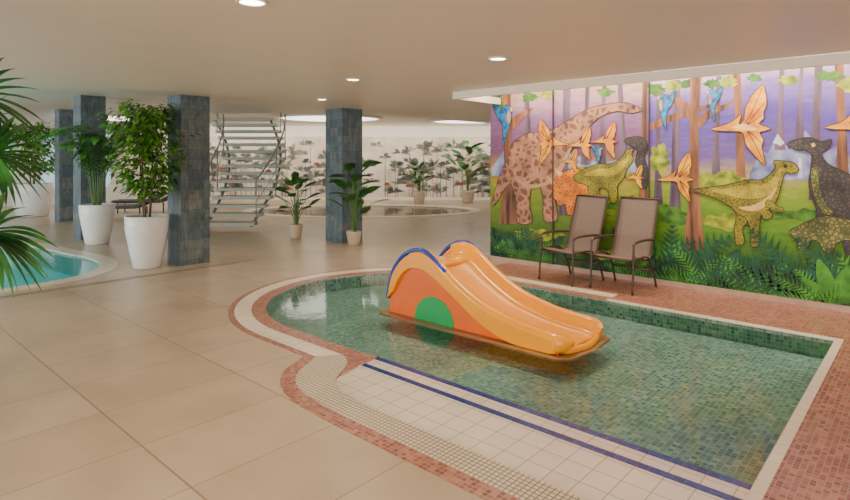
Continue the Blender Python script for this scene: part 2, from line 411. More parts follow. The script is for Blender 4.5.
bg1 = mural_bg('painted_meadow_dusk', [(0,(.01,.045,.004)),(.14,(.045,.13,.006)),(.34,(.15,.24,.008)),(.46,(.30,.30,.012)),(.55,(.48,.25,.04)),(.66,(.20,.075,.17)),(.84,(.23,.11,.24)),(1,(.58,.34,.30))])
bg2 = mural_bg('painted_meadow_lavender', [(0,(.008,.04,.004)),(.14,(.035,.14,.008)),(.34,(.12,.29,.008)),(.47,(.24,.34,.02)),(.54,(.42,.32,.14)),(.63,(.15,.09,.32)),(.80,(.10,.06,.34)),(.92,(.24,.15,.46)),(1,(.6,.45,.6))])
xs = M(650,200)[0]
box('painted_background', -4.55+1, xs+1, -.006, 0, .07, 2.8, bg1, mural)
box('painted_background', xs+1, 8+1, -.010, 0, .07, 2.8, bg2, mural)
_cnt = [0]
p_line = mat('painted_outline', (.025,.014,.012), .6)
m_seam = mat('panel_seam_shadow',(.06,.04,.05),.6)  # dark colour of the thin seam strips between mural panels
for px,w in ((650,.004),(554,.003)):
    sx_ = M(px,200)[0]+1
    box('panel_seam', sx_-w, sx_+w, -.045, 0, .07, 2.8, m_seam, mural)
def paint(name, pts, m, layer=1, smooth=True, n=4, line=0):
    p = cat(pts, n) if smooth else pts
    if line:
        paint(name+'_outline', offset(p, line), p_line, layer-.5, False)
    _cnt[0] += 1
    yy = -.010 - .0015*layer - .00002*_cnt[0]
    V = []
    for q in p:
        x, z = M(q[0], q[1]); V.append((x+1, yy, min(2.8,max(.07,z))))
    return mk(name, V, [tuple(range(len(V)))], m, mural)
def stroke(name, pts, w, m, layer):
    p = cat(pts, 4, False); n = len(p); a=[];b=[]
    for i,q in enumerate(p):
        s=p[max(0,i-1)]; e=p[min(n-1,i+1)]; dx,dy=e[0]-s[0],e[1]-s[1]; l=math.hypot(dx,dy) or 1; ww=w*(1-.6*i/n)
        a.append((q[0]+dy/l*ww,q[1]-dx/l*ww)); b.append((q[0]-dy/l*ww,q[1]+dx/l*ww))
    paint(name, a+b[::-1], m, layer, False)
def spotty(name, base, spot, scale, thr=.35, sm=.08, shade=.45):
    m, nt, b = new_mat(name); N = nt.nodes.new; L = nt.links.new
    tc = N('ShaderNodeTexCoord'); v = N('ShaderNodeTexVoronoi'); v.feature='DISTANCE_TO_EDGE'; v.inputs['Scale'].default_value = scale; L(tc.outputs['Object'], v.inputs['Vector'])
    r = N('ShaderNodeValToRGB'); r.color_ramp.elements[0].position=thr; r.color_ramp.elements[1].position=thr+sm
    r.color_ramp.elements[0].color=c4(base); r.color_ramp.elements[1].color=c4(spot); L(v.outputs['Distance'], r.inputs[0])
    n2 = N('ShaderNodeTexNoise'); n2.inputs['Scale'].default_value = 5; n2.inputs['Detail'].default_value=8; L(tc.outputs['Object'], n2.inputs['Vector'])
    m2 = N('ShaderNodeMapRange'); m2.inputs[1].default_value=.3; m2.inputs[2].default_value=.7; m2.inputs[3].default_value=shade; m2.inputs[4].default_value=1.4; L(n2.outputs['Fac'], m2.inputs[0])
    s = N('ShaderNodeVectorMath'); s.operation='SCALE'; L(r.outputs[0], s.inputs[0]); L(m2.outputs[0], s.inputs['Scale'])
    L(s.outputs[0], b.inputs['Base Color']); b.inputs['Roughness'].default_value=.6
    return m
p_brach = spotty('painted_brown_patched_hide', (.42,.20,.11), (.20,.065,.045), 10, .12, .10)
p_green = spotty('painted_green_hide', (.28,.23,.01), (.12,.13,.008), 26, .10, .1)
p_greenl = spotty('painted_green_hide_light', (.48,.38,.03), (.34,.30,.02), 26, .10, .1)
p_orange = spotty('painted_orange_hide', (.80,.22,.005), (.50,.10,.004), 20, .14, .1)
p_dark = spotty('painted_dark_hide', (.035,.035,.035), (.09,.06,.05), 26, .12, .1)
p_ank = spotty('painted_olive_armour', (.08,.10,.025), (.26,.22,.06), 24, .12)
p_ora2 = mat('painted_orange_wing', (.66,.14,.002), .6, var=.25, scale=7, col2=(.95,.38,.006))
p_cream = mat('painted_cream', (.75,.45,.15), .6, var=.15)
p_blue = mat('painted_blue_feather', (.008,.06,.30), .6, var=.35, scale=20, col2=(.015,.22,.42))
p_black = mat('painted_black', (.02,.02,.02), .6)
p_trunk = mat('painted_trunk', (.05,.025,.015), .6, var=.4, scale=12, col2=(.28,.11,.045), stretch=(1,1,.12))
p_trunk2 = mat('painted_far_trunk', (.07,.045,.08), .6, var=.3, scale=10, stretch=(1,1,.15), col2=(.16,.10,.14))
p_fern = mat('painted_dark_fern', (.004,.035,.02), .6, var=.4, scale=5, col2=(.012,.10,.045))
p_fern2 = mat('painted_bright_fern', (.025,.17,.015), .6, var=.4, scale=5, col2=(.08,.32,.025))
p_hill = mat('painted_blue_mountain', (.10,.13,.36), .6, var=.3, scale=5, col2=(.36,.38,.56))
p_snow = mat('painted_snow', (.60,.59,.72), .6, var=.1)
p_fog = mat('painted_haze_shrub', (.08,.18,.008), .6, var=.45, scale=9, col2=(.34,.38,.015))
p_fog2 = mat('painted_dark_shrub', (.02,.08,.008), .6, var=.45, scale=9, col2=(.07,.20,.012))
paint('painted_mountain', [(750,174),(762,150),(768,154),(778,134),(790,150),(806,130),(822,154),(838,146),(850,165),(866,170),(866,180),(750,180)], p_hill, 1, False)
paint('painted_snowcap', [(773,143),(778,134),(785,143),(781,146),(777,144)], p_snow, 1.5, False)
paint('painted_waterfall', [(799,158),(802,158),(803,178),(798,178)], p_snow, 1.5, False)
paint('painted_mountain', [(492,168),(505,150),(530,160),(560,150),(600,163),(649,155),(649,172),(492,176)], p_hill, 1, False)
for x,w,y0,y1,mm,sl in [(526,5,90,150,p_trunk2,-2),(562,7,86,215,p_trunk2,2),(584,4,86,165,p_trunk2,2),(600,4,84,165,p_trunk2,3),(620,5,84,160,p_trunk2,-2),(641,5,82,215,p_trunk,2),(656,5,84,215,p_trunk2,1),(672,7,80,220,p_trunk2,2),(714,5,76,190,p_trunk2,3),(737,8,72,215,p_trunk,-4),(778,5,70,150,p_trunk2,2),(798,4,68,140,p_trunk2,2),(812,8,66,200,p_trunk2,3),(838,9,64,185,p_trunk,-3)]:
    paint('painted_tree', [(x+sl,y0),(x+w+sl,y0),(x+w,y1*.6+y0*.4),(x+w+3,y1),(x-3,y1),(x,y1*.6+y0*.4)], mm, 1, False)
paint('painted_tree', [(503,94),(511,93),(512,170),(518,224),(500,224),(505,170)], p_trunk, 2, False)
paint('painted_tree', [(691,78),(702,77),(699,120),(700,190),(705,250),(684,250),(690,190),(690,120)], p_trunk, 2, False)
paint('painted_branch', [(694,110),(680,98),(664,94),(655,96),(668,100),(680,108),(692,122)], p_trunk, 2)
paint('painted_branch', [(699,118),(712,108),(726,104),(735,98),(728,108),(714,114),(700,128)], p_trunk, 2)
paint('painted_branch', [(650,124),(668,116),(684,111),(700,106),(720,103),(705,110),(686,117),(668,123),(650,131)], p_trunk, 2)
paint('painted_branch', [(512,120),(522,112),(534,108),(526,116),(513,130)], p_trunk, 2)
def blob(name,cx,cy,rx,ry,mm,layer,n=26):
    pts=[]
    for i in range(n):
        a=2*math.pi*i/n; q=random.uniform(.66,1.22); pts.append((min(862,cx+rx*q*math.cos(a)), cy+ry*q*math.sin(a)))
    if cx<650: pts=[(min(649,p[0]),p[1]) for p in pts]
    pts=[(max(493,p[0]),p[1]) for p in pts]
    paint(name,pts,mm,layer,True,3)
for cx,cy,rx,ry,mm in [(600,174,40,8,p_fog),(660,160,10,16,p_fog),(722,180,24,8,p_fog),(510,188,20,9,p_fog),(842,182,16,9,p_fog),(630,205,22,9,p_fog2),(670,215,22,10,p_fog2),(725,222,24,8,p_fog),(800,215,26,6,p_fog2),(540,235,24,7,p_fog),(600,232,26,6,p_fog2),(715,245,20,6,p_fog2),(590,215,20,5,p_fog),(570,250,20,6,p_fog2),(610,255,24,6,p_fog),
     (656,90,9,7,p_fog2),(688,84,12,5,p_fog2),(674,86,9,5,p_fog),(728,82,10,6,p_fog),(712,84,8,5,p_fog2),(830,76,14,6,p_fog2),(850,84,12,8,p_fog),(498,102,6,8,p_fog2),(530,97,9,4,p_fog2),(548,95,8,4,p_fog),(606,92,9,4,p_fog2),(790,80,12,5,p_fog),(755,78,8,4,p_fog2)]:
    blob('painted_shrub',cx,cy,rx,ry,mm,1.2)
paint('painted_dinosaur', [(515,142),(528,134),(542,132),(556,128),(572,119),(592,108),(612,104),(626,103),(636,106),(642,110),(632,113),(618,111),(602,116),(590,126),(580,139),(570,152),(562,162),(556,178),(555,198),(558,219),(545,220),(544,200),(540,184),(534,181),(531,192),(530,206),(532,222),(518,222),(517,202),(513,186),(508,172),(510,152)], p_brach, 4, line=.7)
paint('painted_dinosaur_tail', [(512,156),(504,168),(497,186),(493,206),(500,198),(507,186),(516,178)], p_brach, 4, line=.5)
paint('painted_belly', [(516,178),(530,184),(546,182),(558,168),(572,146),(566,164),(556,180),(544,186),(528,188)], mat('painted_tan_belly',(.50,.28,.14),.6), 4.4)
paint('painted_dinosaur', [(553,196),(556,180),(564,172),(576,169),(588,172),(596,180),(600,192),(598,206),(592,208),(588,200),(578,202),(575,213),(568,214),(566,204),(560,206),(557,200)], p_orange, 5, line=.7)
paint('painted_horn', [(556,182),(548,176),(553,186)], p_cream, 6, False)
paint('painted_horn', [(560,177),(555,168),(564,173)], p_cream, 6, False)
paint('painted_dinosaur', [(575,176),(588,168),(600,164),(612,164),(622,158),(628,150),(634,149),(632,154),(634,160),(628,168),(624,178),(618,186),(618,200),(612,202),(608,190),(600,188),(596,200),(590,200),(588,186),(578,182)], p_green, 6, line=.7)
paint('painted_highlight', [(584,175),(598,169),(612,168),(624,160),(630,155),(626,166),(614,176),(600,176)], p_greenl, 7)
paint('painted_dinosaur', [(625,140),(634,137),(644,138),(648,146),(645,156),(648,168),(648,186),(642,186),(640,172),(636,162),(638,150),(632,146)], p_dark, 5, line=.6)
def parrot(cx,cy,s,f,mm=None):
    q=lambda pts:[(cx+f*a*s,cy+b*s) for a,b in pts]
    paint('painted_bird', q([(-5,-8),(-1,-11),(3,-9),(4,-4),(4,3),(2,10),(-1,20),(-4,30),(-4,18),(-5,8),(-6,0)]), p_blue, 6, line=.5)
    paint('painted_wing', q([(-5,-2),(-9,-10),(-14,-14),(-12,-4),(-8,4),(-4,7)]), p_blue, 6.2, line=.5)
    paint('painted_beak', q([(3,-9),(6,-7),(4,-4)]), p_cream, 7, False)
    paint('painted_breast', q([(1,-5),(3,-2),(3,4),(1,8),(0,2)]), p_ora2, 7)
parrot(508,116,1.0,1); parrot(663,104,.9,-1); parrot(712,98,.8,-1); parrot(600,152,.5,1)
def flyer(name, pts, ribs, s=1, cx=0, cy=0, f=1, line=.7):
    t=lambda L:[(cx+f*a*s,cy+b*s) for a,b in L]
    P=[(min(862,a),b) for a,b in t(pts)]
    paint(name, P, p_ora2, 6.5, True, 2, line=line)
    for r in ribs: stroke('painted_rib', [(min(861,a),b) for a,b in t(r)], .45, p_line, 7.5)
shape=[(-34,6),(-20,2),(-12,-2),(-4,-8),(-7,2),(-1,-3),(0,-14),(6,-26),(17,-38),(20,-30),(21,-18),(18,-11),(18,-4),(13,1),(26,6),(14,9),(18,17),(16,24),(20,42),(9,32),(4,26),(0,20),(-2,10),(-10,8),(-22,8)]
ribs=[[(0,0),(8,-14),(17,-36)],[(1,2),(9,-8),(19,-20)],[(1,2),(10,-3),(16,-8)],[(2,8),(9,20),(19,40)],[(3,8),(10,14),(16,20)]]
flyer('painted_flying_reptile', shape, ribs, 1.0, 746, 123, 1, .8)
paint('painted_belly', [(733,127),(744,124),(754,127),(758,130),(748,131),(738,130)], p_cream, 8)
flyer('painted_flying_reptile', shape, ribs, .9, 856, 122, 1, .8)
flyer('painted_flying_reptile', shape, ribs, .62, 679, 176, 1, .6)
flyer('painted_flying_reptile', shape, ribs, .55, 551, 141, -1, .5)
for cx,cy,s in [(583,143,.42),(607,139,.46),(572,160,.3),(637,176,.3)]:
    flyer('painted_flying_reptile', shape, ribs[:1], s, cx, cy, 1, .4)
# green crested dinosaur (drawn a little smaller, standing clear of the dark one)
def sc(L, ox=762, oy=244, s=.94, dx=-6, dy=0): return [(ox+(a-ox)*s+dx, oy+(b-oy)*s+dy) for a,b in L]
paint('painted_dinosaur', sc([(695,187),(712,184),(728,182),(742,179),(756,176),(768,176),(778,170),(784,162),(782,156),(790,156),(802,158),(808,165),(802,169),(794,168),(790,178),(787,190),(782,202),(776,207),(780,214),(772,218),(768,212),(766,226),(766,244),(758,246),(757,228),(752,216),(744,212),(736,204),(722,196),(708,191)]), p_green, 8, line=.9)
paint('painted_highlight', sc([(716,187),(736,184),(756,180),(770,181),(782,172),(787,164),(798,162),(790,168),(785,182),(774,192),(756,196),(736,193)]), p_greenl, 8.6)
paint('painted_leg', sc([(742,206),(752,208),(754,218),(748,228),(750,242),(742,244),(740,228),(742,216)]), p_green, 7.4, line=.7)
paint('painted_belly', sc([(744,205),(756,209),(768,207),(778,197),(785,184),(782,186),(772,196),(758,203)]), p_cream, 9)
paint('painted_arm', sc([(776,196),(786,204),(792,206),(788,210),(778,206),(772,202)]), p_green, 9, line=.5)
paint('painted_eye', sc([(792,160),(795,159),(796,162),(793,163)]), p_black, 12)
def s2(L): return [(min(862,a+6),b) for a,b in L]
paint('painted_dinosaur', s2([(783,144),(792,140),(804,138),(816,142),(826,140),(822,148),(816,154),(822,164),(834,170),(846,176),(862,182),(862,236),(852,228),(848,244),(852,256),(842,256),(838,240),(836,222),(826,214),(818,220),(810,232),(804,230),(812,214),(808,200),(804,184),(806,168),(808,156),(800,150),(792,150)]), p_dark, 10, line=1)
paint('painted_belly', s2([(806,170),(812,168),(814,186),(820,204),(828,212),(820,214),(811,202),(807,186)]), p_ank, 11)
paint('painted_eye', s2([(806,144),(809,143),(810,146),(807,147)]), p_cream, 12)
paint('painted_eye', [(633,106),(636,106),(636,108),(633,108)], p_black, 10)
paint('painted_dinosaur', s2([(784,232),(794,226),(806,220),(820,216),(836,218),(850,222),(862,224),(862,246),(852,248),(846,240),(832,242),(826,252),(818,250),(814,242),(806,240),(800,250),(793,248),(792,240)]), p_ank, 12, line=.8)
def fern(cx, cy, L, n, spread, mm, layer, base=90):
    V = []; F = []
    yy = -.010-.0015*layer-.00003*_cnt[0]; _cnt[0]+=1
    x0,z0 = M(cx,cy)
    for i in range(n):
        a = math.radians(base-spread/2+spread*i/max(1,n-1)+random.uniform(-5,5)); l = L*random.uniform(.75,1.05)
        px,pz = x0,z0
        S = 11
        for k in range(S):
            t = k/S
            a2 = a - (math.copysign(1, math.cos(a)) if abs(math.cos(a))>.05 else 0)*t*.8
            px += math.cos(a2)*l/S; pz += math.sin(a2)*l/S
            w = l*.24*math.sin(math.pi*(t*.85+.15))+.012
            for sd in (-1,1):
                b = a2+sd*.95; n0 = len(V); th = l*.034
                ex,ez = px+math.cos(b)*w, pz+math.sin(b)*w
                for (vx,vz) in ((px-math.cos(a2)*th,pz-math.sin(a2)*th),(px+math.cos(a2)*th,pz+math.sin(a2)*th),(ex,ez)):
                    V.append((max(-3.54,min(xs+1-.001,vx+1)) if cx<650 else max(xs+1,vx+1), yy, max(.071,vz)))
                F.append((n0,n0+1,n0+2))
    mk('painted_fern', V, F, mm, mural)
def broadpaint(cx, cy, L, n, spread, mm, layer):
    x0,z0 = M(cx,cy)
    for i in range(n):
        a = math.radians(90-spread/2+spread*i/max(1,n-1)); l=L*random.uniform(.8,1.1); w=l*.16
        ux,uz=math.cos(a),math.sin(a); V=[]
        for (t,s) in [(0,0),(.2,.6),(.45,1),(.75,.75),(1,0),(.75,-.75),(.45,-1),(.2,-.6)]:
            V.append((t*l,s*w))
        V=cat(V,3); _cnt[0]+=1; yy=-.010-.0015*layer-.00002*_cnt[0]
        mk('painted_leaf',[(max(-3.54,x0+1+ux*p-uz*q),yy,max(.071,z0+uz*p+ux*q)) for p,q in V],[tuple(range(len(V)))],mm,mural)
for (px,py,L,n,sp,mm,la) in [(505,262,.66,7,120,p_fern,7),(530,264,.60,7,150,p_fern2,8),(520,250,.45,6,130,p_fern,8.5),(548,262,.45,6,140,p_fern,7),
    (656,286,.80,4,60,p_fern,11),(672,288,.92,5,110,p_fern,12),(700,290,.62,6,130,p_fern2,13),(732,292,.55,6,120,p_fern,13),(760,297,.5,6,140,p_fern2,14),
    (795,300,.82,6,120,p_fern,15),(845,306,.78,6,110,p_fern,15),(868,310,.7,5,90,p_fern2,14),(820,304,.5,6,140,p_fern2,15.5),(600,275,.4,6,150,p_fern,6),(632,282,.45,6,140,p_fern2,6)]:
    fern(px,py,L,n,sp,mm,la)
broadpaint(712,290,.55,5,120,p_fern,12); broadpaint(776,298,.5,5,110,p_fern,13); broadpaint(668,262,.35,5,120,p_fern2,11); broadpaint(835,304,.45,4,100,p_fern2,16)
broadpaint(512,262,.45,5,110,p_fern2,5)

# ---------------------------------------------------------------- pale far mural
fm = empty('botanical_mural', (pA[0],pA[1],0), 'pale wall mural of grey-green tropical foliage and palms', 'mural', rz=math.atan2(pB[1]-pA[1],pB[0]-pA[0]))
m_pale = mat('painted_pale_mist', (.50,.42,.33), .6, var=.12, scale=1.2, col2=(.74,.66,.55), detail=7)
p_g1 = mat('painted_grey_foliage', (.10,.12,.11), .6, var=.3, scale=4, col2=(.19,.20,.17))
p_g2 = mat('painted_pale_foliage', (.27,.27,.23), .6, var=.25, scale=4)
p_g3 = mat('painted_rust_foliage', (.38,.17,.09), .6, var=.25, scale=4)
box('painted_background', 0.3, 17, -.01, 0, .1, 2.42, m_pale, fm)
for mm,cntt,hm,yy in [(p_g2,130,2.2,-.012),(p_g1,90,1.7,-.014),(p_g3,18,1.6,-.016)]:
    V=[];F=[]
    for i in range(cntt):
        cx = random.uniform(.6,13.5); cz = random.uniform(.25,hm); nn = random.randint(7,12); Lr=random.uniform(.2,.5)
        if mm is p_g3: Lr=.2
        if random.random()<.4:
            n0=len(V); V += [(cx-.02,yy,.1),(cx+.02,yy,.1),(cx+.01,yy,cz),(cx-.01,yy,cz)]; F.append((n0,n0+1,n0+2,n0+3))
        for k in range(nn):
            a = random.uniform(-.3,math.pi+.3); l=Lr*random.uniform(.6,1); n0=len(V)
            ex,ez = cx+math.cos(a)*l, cz+math.sin(a)*l*.8; mx,mz=(cx+ex)/2,(cz+ez)/2+.04; nx,nz=-math.sin(a)*.05,math.cos(a)*.05
            for p in ((cx,cz),(mx+nx,mz+nz),(ex,ez),(mx-nx,mz-nz)): V.append((p[0],yy,min(2.4,max(.11,p[1]))))
            F.append((n0,n0+1,n0+2,n0+3))
    mk('painted_foliage', V, F, mm, fm)

# ---------------------------------------------------------------- toy slide
m_sl = mat('yellow_orange_plastic', (.95,.36,.0), .2, var=.03)
m_or = mat('orange_plastic', (.80,.13,.0), .25, var=.04)
m_slb = mat('blue_plastic', (.01,.045,.34), .25, var=.05)
m_slg = mat('green_plastic', (.0,.33,.07), .25, var=.05)
m_pad = mat('translucent_salmon_mat', (.62,.34,.18), .3, var=.06)
slide = empty('childrens_slide', (-2.57,-1.57,-.048), 'yellow-orange plastic toddler slide with blue rails and green arch', 'slide')
sx = 2.55
prof = [(-3.60,0),(-3.59,.18),(-3.51,.42),(-3.34,.60),(-3.13,.66),(-2.96,.59),(-2.72,.42),(-2.42,.26),(-2.1,.17),(-1.82,.13),(-1.64,.115),(-1.55,.07)]
pr = [(x+sx, z+.02) for x,z in cat(prof, 6, False)]
bp = [(-1.10,-.45),(.95,-.45),(1.05,-.36),(1.08,0),(1.05,.36),(.95,.45),(-1.10,.45),(-1.14,.4),(-1.14,-.4)]
extr('base_mat', [bp], .010, .022, m_pad, slide, bevel=.005)
for sgn in (-1,1):
    y = sgn*.33
    side = [(p[0], p[1]-.03) for p in pr] + [(-1.62+sx, .02),(-1.3-.35+sx,.02)]
    side = [(max(-1.05,min(.93,p[0])), max(.03,p[1])) for p in side]
    ar = [( -.43+.25*math.cos(a), .03+.25*math.sin(a)) for a in [math.pi*i/20 for i in range(21)]]
    extr('side_panel', [side], y-.02, y+.02, m_or, slide, axis='Y', bevel=.006)
    extr('arch_inset', [ar], y+sgn*.018-.012, y+sgn*.018+.016, m_slg, slide, axis='Y', bevel=.004)
start = [i for i,p in enumerate(pr) if p[0] > -.78][0]
path2 = pr[start:]
cs = [(-.37,-.10),(-.385,-.02),(-.37,.03),(-.335,.05),(-.30,.03),(-.28,-.04),(-.24,-.085),(-.12,-.10),(0,-.105),(.12,-.10),(.24,-.085),(.28,-.04),(.30,.03),(.335,.05),(.37,.03),(.385,-.02),(.37,-.10)]
V=[];F=[]
for i,(x,z) in enumerate(path2):
    t=i/(len(path2)-1); a=path2[max(0,i-1)]; b=path2[min(len(path2)-1,i+1)]
    tx,tz=b[0]-a[0],b[1]-a[1]; l=math.hypot(tx,tz); nx,nz=-tz/l,tx/l
    wsc = 1 if t<.88 else 1-.22*((t-.88)/.12)**2
    for (u,v) in cs: V.append((x+nx*v*.9, u*wsc, max(.04,z+nz*v)))
n=len(cs)
for i in range(len(path2)-1):
    for k in range(n-1): F.append((i*n+k,i*n+k+1,(i+1)*n+k+1,(i+1)*n+k))
ch=mk('chute',V,F,m_sl,slide,smooth=True)
s=ch.modifiers.new('s','SOLIDIFY'); s.thickness=.025; s.offset=0
ss=ch.modifiers.new('u','SUBSURF'); ss.levels=1; ss.render_levels=1
lathe_pts=[(.90,-.33,.065),(.97,-.27,.055),(1.01,-.1,.045),(1.02,0,.045),(1.01,.1,.045),(.97,.27,.055),(.90,.33,.065)]
tube('chute_lip',[cat(lathe_pts,5,False)],.03,m_sl,slide,seg=12)
for sgn in (-1,1):
    y=sgn*.36
    up=[(p[0],p[1]+.01) for p in pr if p[0]<.90]
    lo=[(p[0]+.02-.03*(i/len(pr)), max(.035,p[1]-.12-.02*math.sin(i*.3))) for i,p in enumerate(pr) if p[1]>.16]
    lo=[q for q in lo if q[0]>-.98]
    extr('rim', [up[6:]+[(.90,.05),(.86,.04)]+lo[::-1]], y-.022, y+.022, m_sl, slide, axis='Y', bevel=.012)
    hp=[(p[0]-.02,y,p[1]+.045) for p in pr if p[0]<-.25 and p[1]>.1]
    tube('handrail',[hp],.024,m_slb,slide,seg=12)
for i,(x,z) in enumerate([(-1.03,.14),(-.99,.30),(-.90,.46)]):
    box('step', x-.06, x+.14, -.30,.30, z-.03, z+.03, m_or, slide, bevel=.012)
box('top_platform', -.78,-.45,-.31,.31,.54,.58,m_sl,slide,bevel=.01)

# ---------------------------------------------------------------- chairs
m_sling = mat('taupe_sling_fabric', (.19,.135,.105), .75, var=.06, scale=40)
m_fr = mat('bronze_aluminium', (.10,.065,.05), .4, .5, var=.08)
def chair(loc, rz, label):
    e = empty('patio_chair', loc, label, 'chair', rz=rz, group='high-back sling chairs')
    w=.24
    pf=[(-.27,.39),(-.24,.415),(-.1,.395),(.06,.36),(.14,.365),(.20,.42),(.26,.61),(.34,.84),(.40,1.04),(.41,1.08)]
    pc=cat(pf,4,False)
    def strip(name,pts,hw):
        V=[];F=[]
        for (y,z) in pts:
            for k in range(7):
                u=-hw+2*hw*k/6; V.append((u,y,z-.012*(1-(u/hw)**2)))
        for i in range(len(pts)-1):
            for k in range(6): F.append((i*7+k,i*7+k+1,(i+1)*7+k+1,(i+1)*7+k))
        o=mk(name,V,F,m_sling,e,smooth=True); s=o.modifiers.new('s','SOLIDIFY'); s.thickness=.008; return o
    k=17
    strip('seat',pc[:k+1],w); strip('backrest',pc[k:],w)
    for sx_ in (-1,1):
        x=sx_*(w+.010)
        tube('side_rail',[[(x,y,z) for y,z in pc]],.012,m_fr,e)
        x2=sx_*(w+.03)
        tube('armrest',[cat([(x2,-.30,.57),(x2,-.25,.60),(x2,-.05,.61),(x2,.15,.60),(x2,.25,.59)],4,False)],.016,m_fr,e)
        tube('leg',[cat([(x2,-.33,0),(x2,-.31,.3),(x2,-.30,.57)],4,False)],.013,m_fr,e)
        tube('leg',[cat([(x2,.30,0),(x2,.22,.2),(x2,.10,.37),(x2,-.05,.41),(x2,-.30,.40)],4,False)],.013,m_fr,e)
    for p in ([(-w-.01,.412,1.08),(w+.01,.412,1.08)],[(-w-.03,-.27,.39),(w+.03,-.27,.39)],[(-w-.03,.20,.22),(w+.03,.20,.22)]):
        tube('crossbar',[p],.013,m_fr,e)
    return e
chair((-2.89,.70,.004), math.radians(-12), 'taupe woven sling chair with bronze frame, beside a matching chair')
chair((-2.20,.72,.004), math.radians(-4), 'taupe woven sling chair with bronze frame, slightly turned, beside the mural')

# ---------------------------------------------------------------- plants
def pot_parts(e, R1, R0, H, m, soil=True):
    lathe('pot', [(R0*.9,0),(R0,.015),(R0*1.0+ (R1-R0)*.45,H*.35),(R1*.98,H*.75),(R1,H-.01),(R1-.01,H),(R1-.035,H-.005),(R1-.04,H-.06),(.01,H-.07)], m, e)
    lathe('soil', [(R1-.045,H-.066),(R1-.045,H-.05),(.01,H-.03)], m_soil, e, 24)
def ficus(loc, H, R1, R0, h0, top_z, rad, nleaf, label, trunkm=m_bark, lsize=.11, seed=1, group=None):
    random.seed(seed)
    e = empty('potted_ficus', (loc[0],loc[1],0), label, 'potted plant')
    pot_parts(e,R1,R0,H,m_white)
    V,F=[],[]; ends=[]
    for i in range(4):
        a=i*1.7+.3; x0,y0=.05*math.cos(a),.05*math.sin(a)
        pts=cat([(x0,y0,H-.06),(x0*1.5,y0*1.5,h0),(x0*3+.1*math.cos(a*2),y0*3,(h0+top_z)/2),(x0*3,y0*4,top_z-.25)],4,False)
        tube_data(V,F,pts,.018,6,.006)
        for k in range(5,len(pts)):
            for _ in range(3):
                b=random.uniform(0,6.28); l=rad*random.uniform(.5,.95)
                p=Vector(pts[k]); q=p+Vector((math.cos(b)*l,math.sin(b)*l,random.uniform(.0,.3)))
                tube_data(V,F,[p,(p+q)/2+Vector((0,0,.05)),q],.006,4,.002); ends.append((p,q))
    mk('trunk',V,F,trunkm,e,smooth=True)
    V,F=[],[]
    zc=(h0+top_z)/2; hz=(top_z-h0)/2
    c=0
    while c<nleaf:
        if random.random()<.6:
            p,q=random.choice(ends); t=random.uniform(.3,1.05); b=p.lerp(q,t)+Vector([random.uniform(-.07,.07) for _ in range(3)])
        else:
            th=random.uniform(0,6.28); u=random.uniform(-1,1); rr=random.uniform(.5,1)**.5; s=math.sqrt(1-u*u)
            b=Vector((rad*rr*s*math.cos(th),rad*rr*s*math.sin(th),zc+hz*u*rr))
        if b.z>top_z: continue
        d=Vector((b.x,b.y,0)).normalized()*.8+Vector((random.uniform(-.6,.6),random.uniform(-.6,.6),random.uniform(-.7,.4)))
        leaf(V,F,b,d,lsize*random.uniform(.7,1.2),lsize*.5,droop=.7,n=3); c+=1
    mk('foliage',V,F,m_leaf,e)
    return e
ficus(W((147-425)/567*8.3,8.3),.76,.30,.19,.98,2.44,.50,2100,'tall leafy ficus in a glossy white tapered pot beside a pillar',seed=3)
ficus(W((32-425)/567*15.6,15.6),.90,.50,.38,1.1,2.6,.8,1000,'bushy green plant in a wide white pot by the windows',seed=5,lsize=.17)
def areca(loc,H,R1,R0,topz,spread,label,seed=2,nf=16):
    random.seed(seed)
    e=empty('potted_palm',(loc[0],loc[1],0),label,'potted plant'); pot_parts(e,R1,R0,H,m_white)
    SV,SF,V,F=[],[],[],[]
    for i in range(nf):
        a=i*2.4; l=(topz-H)*random.uniform(.7,1.05); out=spread*random.uniform(.4,1.15)
        b=Vector((.06*math.cos(a),.06*math.sin(a),H-.06)); 
        pts=cat([b,b+Vector((math.cos(a)*out*.2,math.sin(a)*out*.2,l*.5)),b+Vector((math.cos(a)*out*.6,math.sin(a)*out*.6,l*.9)),b+Vector((math.cos(a)*out*1.15,math.sin(a)*out*1.15,l*.88))],7,False)
        tube_data(SV,SF,pts,.009,5,.003)
        for k in range(7,len(pts)):
            p=Vector(pts[k]); t=(Vector(pts[min(k+1,len(pts)-1)])-Vector(pts[k-1])).normalized(); s=t.cross(Vector((0,0,1))).normalized()
            tt=(k-7)/(len(pts)-8)
            for sd in (-1,1):
                leaf(V,F,p,t*.8+s*sd+Vector((0,0,.1)),.36*(1-.5*tt),.04,droop=.9,n=4)
                leaf(V,F,p+t*.02,t*.6+s*sd*1.1+Vector((0,0,-.1)),.34*(1-.5*tt),.035,droop=.9,n=4)
    mk('stems',SV,SF,m_stem,e,smooth=True); mk('fronds',V,F,m_leaf2,e)
areca(W((97-425)/567*10.6,10.6),.74,.30,.2,2.35,.62,'feathery areca palm in a glossy white tapered pot',2,20)
